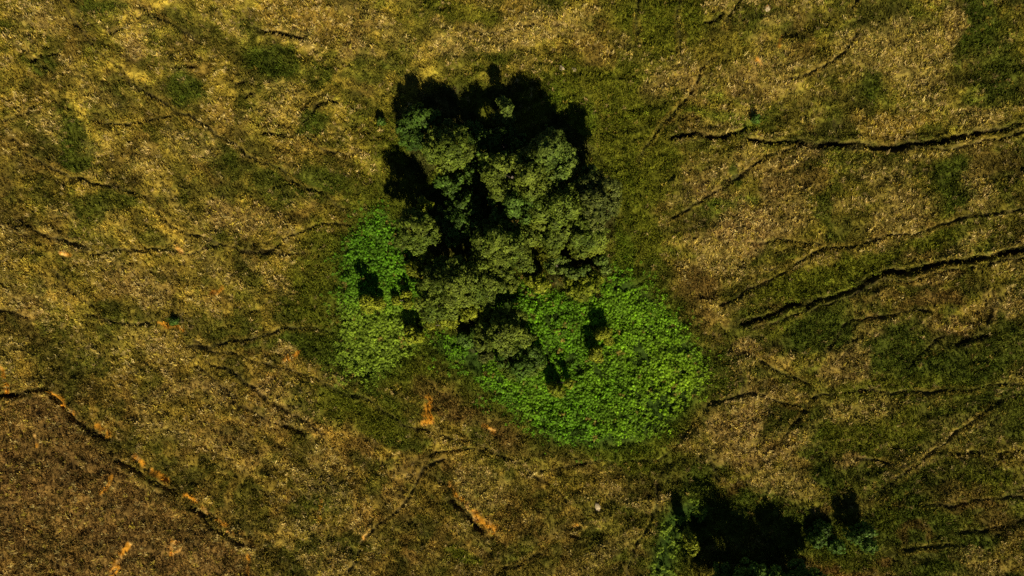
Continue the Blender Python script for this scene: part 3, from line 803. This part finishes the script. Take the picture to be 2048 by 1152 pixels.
def tree(name, label, cat, cx, cy, rx, ry, h, kind='olive', lobes=None, density=1.0, leaf=0.13, base=0.25, seed=0, group=None, rim=None, ragged=0.34, flat=None):
    """crown centre and radii are as seen from the drone; the plant is set on the ground below that"""
    r = np.random.default_rng(1000 + seed)
    zc = h * 0.62
    X, Y = px(cx, cy)
    k = 1 - zc / CAM_H
    X *= k; Y *= k
    RX = rx * M_PER_PX * k; RY = ry * M_PER_PX * k
    gz = ground_z(X, Y)
    root = bpy.data.objects.new(name, None); COL.objects.link(root)
    root.empty_display_size = 0.5
    root.location = (X, Y, gz)
    tag(root, label, cat, group)
    if cat == 'bush':
        base = 0.04
    zb = base * h
    drop = flat if flat is not None else (0.95 if cat == 'tree' else 0.5)
    mr = min(RX, RY)
    # lobes of the crown
    if lobes is None:
        lobes = int(np.clip(3 + RX * RY * 1.15, 5, 15))
    L = []
    tries = 0
    while len(L) < lobes and tries < 900:
        tries += 1
        a = r.uniform(0, 2 * math.pi); q = math.sqrt(r.random()) * 0.80
        lx, ly = q * math.cos(a), q * math.sin(a)
        lr = mr * r.uniform(0.30, 0.50) if mr > 0.9 else mr * r.uniform(.4, .6)
        if any(math.hypot((lx - o[0]) * RX, (ly - o[1]) * RY) < 0.62 * (lr + o[3]) * 0.85 for o in L) and tries < 600:
            continue
        dome = 1 - drop * (q / 0.8) ** 1.5
        top = zb + (h - zb) * (0.32 + 0.68 * dome) * r.uniform(0.82, 1.0)
        lz = max(top - lr, lr * 0.55)
        L.append((lx, ly, lz, lr))
        if cat == 'bush' and lz > lr * 1.3:      # leafy down to the ground
            L.append((lx * 1.05, ly * 1.05, lz * 0.5, lr))
    # keep the outline: push lobes so they end at the crown's edge
    P = []; N = []; S = []; BRT = []
    for (lx, ly, lz, lr) in L:
        q = math.hypot(lx, ly)
        cxl = lx * (RX - lr * 0.5) / 0.80 * 0.92; cyl = ly * (RY - lr * 0.5) / 0.80 * 0.92
        pr = float(np.clip(lr * 0.30, 0.14, 0.36))
        npf = int(density * 1.35 * (4 * math.pi * lr * lr * 0.75) / (math.pi * pr * pr)) + 4
        z = r.uniform(-0.45, 1, npf); a = r.uniform(0, 2 * math.pi, npf); qq = np.sqrt(1 - z * z)
        nd = np.stack([qq * np.cos(a), qq * np.sin(a), z], -1)
        wob = 0.94 + ragged * (r.random(npf) - 0.5) * 2 + ragged * 0.5 * (r.random(npf) > .8)
        pc = np.array((cxl, cyl, lz)) + nd * (lr * 0.88 * wob)[:, None] * np.array((1, 1, 0.9))
        nl = int(np.clip(pr * pr * 4 * math.pi * 0.62 / (leaf * leaf * 1.1), 7, 40))
        lobe_b = r.uniform(0.85, 1.15)
        for i in range(npf):
            dv = r.normal(0, 1, (nl, 3)); dv /= np.linalg.norm(dv, axis=1)[:, None]
            dv = dv + nd[i] * 0.45
            pts = pc[i] + dv * pr * r.uniform(.6, 1.05, nl)[:, None]
            nn = dv * 0.7 + nd[i] * 0.6 + np.array((0, 0, .35)) + r.normal(0, .45, (nl, 3))
            P.append(pts); N.append(nn); S.append(leaf * r.uniform(.65, 1.35, nl)); BRT.append(np.full(nl, lobe_b * r.uniform(.5, 1.5)))  # wide random clump tone stands in for highlights and dark gaps
    P = np.concatenate(P); N = np.concatenate(N); S = np.concatenate(S); BRT = np.concatenate(BRT)
    keep = P[:, 2] > 0.05
    P, N, S, BRT = P[keep], N[keep], S[keep], BRT[keep]
    N /= np.linalg.norm(N, axis=1)[:, None]
    n = len(P)
    t1 = np.cross(N, r.normal(0, 1, (n, 3))); t1 /= np.linalg.norm(t1, axis=1)[:, None]
    t2 = np.cross(N, t1)
    V = np.stack([P - t1 * S[:, None], P - t2 * S[:, None] * .5 + N * S[:, None] * .12, P + t1 * S[:, None], P + t2 * S[:, None] * .5 + N * S[:, None] * .12], 1).reshape(-1, 3)
    i = np.arange(n) * 4
    F = np.stack([i, i + 1, i + 2, i, i + 2, i + 3], -1).reshape(-1)
    c0, c1 = np.array(KIND[kind][0]), np.array(KIND[kind][1])
    mixv = np.clip(fbm(P[:, 0] + X, P[:, 1] + Y, 1.8, 140 + seed, 2) * 1.6 - 0.3 + r.normal(0, .22, n), 0, 1)
    cc = (c0 + (c1 - c0) * mixv[:, None]) * (BRT * r.lognormal(0, .16, n))[:, None]
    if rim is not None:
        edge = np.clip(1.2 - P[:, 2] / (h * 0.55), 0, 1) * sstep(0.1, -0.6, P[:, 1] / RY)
        cc = cc + (np.array(KIND[rim][1]) - cc) * (edge * 0.75)[:, None]  # low southern side recoloured; pale rims put its sunlight into the leaves
    cm = mesh_from_arrays("crown", V, F, np.full(n * 2, 3))
    set_colors(cm, np.repeat(cc, 4, 0))
    link("crown", cm, root, MAT_LEAF)
    # trunk and one limb to every large lobe
    tr = 0.035 * h + 0.03
    fork = np.array((r.normal(0, .08) * h * .3, r.normal(0, .08) * h * .3, max(zb * 0.9, 0.25)))
    tm = limb_mesh("trunk", [np.array((0, 0, -0.25)), np.array((0, 0, 0.05)), fork * 0.55, fork, fork + np.array((0, 0, h * .3))],
                   [tr * 1.5, tr * 1.25, tr, tr * .85, tr * .35])
    link("trunk", tm, root, MAT_BARK)
    for (lx, ly, lz, lr) in sorted(L, key=lambda o: -o[3])[:6]:
        e = np.array((lx * RX * .9, ly * RY * .9, lz))
        m_ = fork * .45 + e * .55 + np.array((0, 0, -0.12 * h * .5))
        lm = limb_mesh("limb", [fork, m_, e], [tr * .55, tr * .38, tr * .14])
        link("limb", lm, root, MAT_BARK)
    return root

G1 = "trees of the central wood"; G2 = "low bushes around the wood"; G3 = "trees of the bottom right clump"
TREES = [
 # name, label, cat, cx, cy, rx, ry, h, kind, density, group, rim
 ("willow_tree", "loose grey green tree at the top left corner of the wood, grass showing below it", "tree", 842,252,50,42,4.3,'green',.85,G1,None),
 ("willow_tree", "dense rounded olive tree alone between black shadows near the top left of the wood", "tree", 902,302,52,46,6.0,'olive',1.15,G1,'grey'),
 ("willow_tree", "small crescent-lit green tree just below the rounded olive tree at top left", "tree", 895,370,36,27,4.4,'green',1.0,G1,None),
 ("bush", "little bright yellow green bush in the shadow at the left edge of the wood", "bush", 842,407,24,12,4.4,'yellow',1.0,G1,None),
 ("willow_tree", "olive tree on the left edge of the wood above the tan bush", "tree", 830,462,46,42,6.8,'olive',1.0,G1,None),
 ("bush", "tan yellow bush at the left edge of the wood beside bright bracken", "bush", 832,525,30,30,2.6,'yellow',1.1,G1,'rust'),
 ("willow_tree", "small pale crown standing alone inside the big black shadow at the top", "tree", 1014,222,28,37,4.5,'grey',.75,G1,None),
 ("willow_tree", "tallest grey green tree at the top right of the wood, casting the longest shadow", "tree", 1098,320,46,48,7.4,'grey',1.1,G1,None),
 ("willow_tree", "broad olive tree just left of the tallest tree in the upper wood", "tree", 1035,350,84,48,7.9,'olive',1.25,G1,None),
 ("willow_tree", "dark green tree in the second row below the broad upper olive tree", "tree", 1030,412,66,38,6.8,'green',1.0,G1,None),
 ("willow_tree", "yellow olive tree in the right middle of the wood, largest of the canopy", "tree", 1118,415,66,50,7.4,'olive',1.05,G1,'yellow'),
 ("willow_tree", "dull brownish grey tree on the right edge of the wood beside green grass", "tree", 1198,402,44,62,7.8,'dull',1.0,G1,None),
 ("willow_tree", "wide yellow green tree at the right edge with a sharp black shadow gap beneath it", "tree", 1142,470,80,44,6.0,'olive',1.15,G1,'yellow'),
 ("willow_tree", "bright rounded olive tree at the very centre of the wood", "tree", 1010,486,68,52,7.0,'olive',1.15,G1,None),
 ("willow_tree", "sparse shaded tree with scattered bright leaves in the dark middle of the wood", "tree", 922,440,46,66,3.8,'green',.5,G1,None),
 ("willow_tree", "large pale olive tree at the lower left of the wood", "tree", 922,562,80,54,7.4,'olive',1.2,G1,None),
 ("willow_tree", "yellowish olive tree wedged right of the large pale lower left tree", "tree", 1000,556,48,32,5.0,'olive',1.1,G1,'yellow'),
 ("willow_tree", "small olive tree under the left edge of the large pale lower left tree", "tree", 872,612,52,30,4.6,'olive',1.0,G1,None),
 ("willow_tree", "small yellow green tree beside the triangular black shadow", "tree", 955,618,36,32,4.2,'yellow',1.0,G1,None),
 ("bush", "low spreading yellow green bush at the lower left corner of the wood", "bush", 885,652,48,22,1.9,'yellow',1.0,G2,None),
 ("bush", "low pale green bush between the yellow bush and the southern tree", "bush", 938,668,36,26,2.0,'green',1.0,G2,None),
 ("willow_tree", "southern tree of the wood, ragged olive crown casting the triangular shadow", "tree", 1010,670,58,46,6.4,'olive',1.0,G1,'olive'),
 ("willow_tree", "dark tree at the southern tip of the wood with a pale lit rim", "tree", 1042,722,46,38,3.8,'green',.85,G1,'yellow'),
 ("bush", "low olive bush on the bracken left of the southern tip tree", "bush", 975,703,32,20,1.6,'dull',1.1,G2,None),
 ("bush", "domed tan olive bush below the black gap in the right of the wood", "bush", 1086,570,34,25,2.8,'yellow',1.1,G1,'dull'),
 ("willow_tree", "small pale grey green tree inside the black gap right of centre", "tree", 1116,530,22,20,3.6,'grey',1.0,G1,None),
 ("willow_tree", "wide low tan olive tree at the right foot of the wood above bracken", "tree", 1170,570,46,34,3.6,'yellow',1.0,G1,'dull'),
 ("willow_tree", "grey green tree behind the wide low tan tree at the right foot", "tree", 1155,540,26,18,3.9,'grey',1.0,G1,None),
 ("bush", "pale grey green bush on the far right foot of the wood", "bush", 1206,528,20,24,2.8,'grey',1.0,G1,None),
 ("bush", "small pale bush right of the central tree at the edge of the black gap", "bush", 1058,533,18,12,2.4,'grey',1.0,G1,None),
 ("bush", "tiny pale bush left of the central olive tree", "bush", 955,528,15,12,2.8,'grey',1.0,G1,None),
 ("bush", "rust coloured dying bush between the central tree and the second row", "bush", 1028,446,20,12,5.0,'rust',.8,G1,None),
 ("bush", "small green bush at the top right edge of the wood next to the long shadow", "bush", 1172,342,17,14,3.0,'grey',.8,G1,None),
 ("bush", "bright green sprig bush left of the dull tree on the right edge", "bush", 1158,371,15,11,3.8,'green',.8,G1,None),
 ("bush", "scrap of shaded bush north of the tallest tree", "bush", 1092,272,20,15,3.4,'grey',.5,G1,None),
 ("bush", "faint shaded bush behind the rounded olive tree at top left", "bush", 900,258,16,18,3.2,'grey',.45,G1,None),
  ("willow_tree", "shaded dark tree hidden in the big black shadow left of the tallest tree", "tree", 1010,290,42,36,3.0,'green',.7,G1,None),
 ("willow_tree", "shaded dark tree in the black shadow right of the rounded olive tree at top left", "tree", 952,268,34,34,2.4,'green',.7,G1,None),
 ("willow_tree", "shaded dark tree in the black channel below the rounded olive tree", "tree", 942,352,22,36,2.4,'green',.6,G1,None),
 ("bush", "yellow green bush in the left bracken bed casting a long pointed shadow", "bush", 742,598,32,25,3.8,'yellow',1.1,G2,None),
 ("bush", "small yellow green bush at the left of the wood with a round black shadow", "bush", 808,600,23,14,2.0,'yellow',1.0,G2,None),
 ("bush", "yellow green bush at the lower left with a slim black shadow on bracken", "bush", 828,670,23,17,2.7,'yellow',.9,G2,None),
 ("bush", "upper yellow green bush of the pair on the main bracken bed", "bush", 1206,674,21,18,3.0,'yellow',1.3,G2,None),
 ("bush", "lower yellow green bush of the pair on the main bracken bed", "bush", 1189,706,23,20,2.6,'yellow',1.3,G2,None),
 ("bush", "round olive bush alone on the bracken south of the wood", "bush", 1114,768,31,22,2.6,'yellow',1.3,G2,'yellow'),
 ("bush", "yellow lit bush at the left of the black clump at bottom right", "bush", 1379,1086,20,26,3.8,'yellow',1.0,G3,None),
 ("willow_tree", "left dark tree of the bottom right clump at the picture edge", "tree", 1492,1186,74,58,6.6,'green',1.0,G3,None),
 ("willow_tree", "middle dark tree of the bottom right clump, mostly below the picture edge, added to fill the shadow", "tree", 1542,1192,66,50,4.8,'green',1.0,G3,None),  # extra tree added so the clump's shadows join
 ("willow_tree", "right dark tree of the bottom right clump at the picture edge", "tree", 1598,1184,66,52,5.9,'green',1.0,G3,None),
 ("bush", "thin grey green shrub with a tall pointed shadow at bottom right", "bush", 1735,1078,50,27,3.5,'green',1.1,G3,None),
 ("bush", "low green shrub left of the thin grey shrub at bottom right", "bush", 1660,1080,50,28,2.6,'green',1.0,G3,None),
 ("bush", "small dark bush on the grass above the long ditch at upper right", "bush", 1506,238,9,9,1.1,'green',1.0,None,None),
 ("bush", "tiny dark bush beside the shadow at the upper left of the wood", "bush", 765,246,7,8,0.9,'green',1.0,None,None),
 ("bush", "tiny round dark bush by an orange scrape on the left moor", "bush", 352,640,10,8,0.8,'green',1.0,None,None),
]
FLAT = {(1098, 320): 0.55, (1035, 350): 0.45, (902, 302): 0.5, (830, 462): 0.55, (1198, 402): 0.45, (1492, 1186): .9, (1542, 1192): .6, (1598, 1184): .9, (742, 598): 0.8, (1735, 1078): 0.7, (1114, 768): 0.35}
for k, t in enumerate(TREES):
    nm, lab, cat, cx, cy, rx, ry, h, kind, den, grp, rim = t
    tree(nm, lab, cat, cx, cy, rx, ry, h, kind, density=den, seed=k, group=grp, rim=rim, flat=FLAT.get((cx, cy)))

# ------------------------------------------------------------------ pale stones lying on the moor
def stone(label, cx, cy, r, seed):
    import bmesh
    rr = np.random.default_rng(seed)
    bm = bmesh.new(); bmesh.ops.create_icosphere(bm, subdivisions=2, radius=r)
    for v in bm.verts:
        f = 1 + rr.normal(0, .12)
        v.co = Vector((v.co.x * f * 1.2, v.co.y * f * .85, v.co.z * f * .55))
    me = bpy.data.meshes.new("boulder"); bm.to_mesh(me); bm.free()
    X, Y = px(cx, cy)
    o = link("boulder", me, mat=MAT_ROCK)
    o.location = (X, Y, ground_z(X, Y) + r * .12); o.rotation_euler = (0, 0, rr.uniform(0, 6))
    tag(o, label, "stone")
stone("pale stone at the top right beside an orange scrape", 1530, 22, 0.30, 1)
stone("pale whitish stone alone on brown grass below the bracken bed", 1195, 1013, 0.34, 2)
stone("pale stone in straw grass right of the top shadow, left of two", 1122, 142, 0.28, 3)
stone("small pale stone right of another in straw grass above the wood", 1147, 143, 0.22, 4)
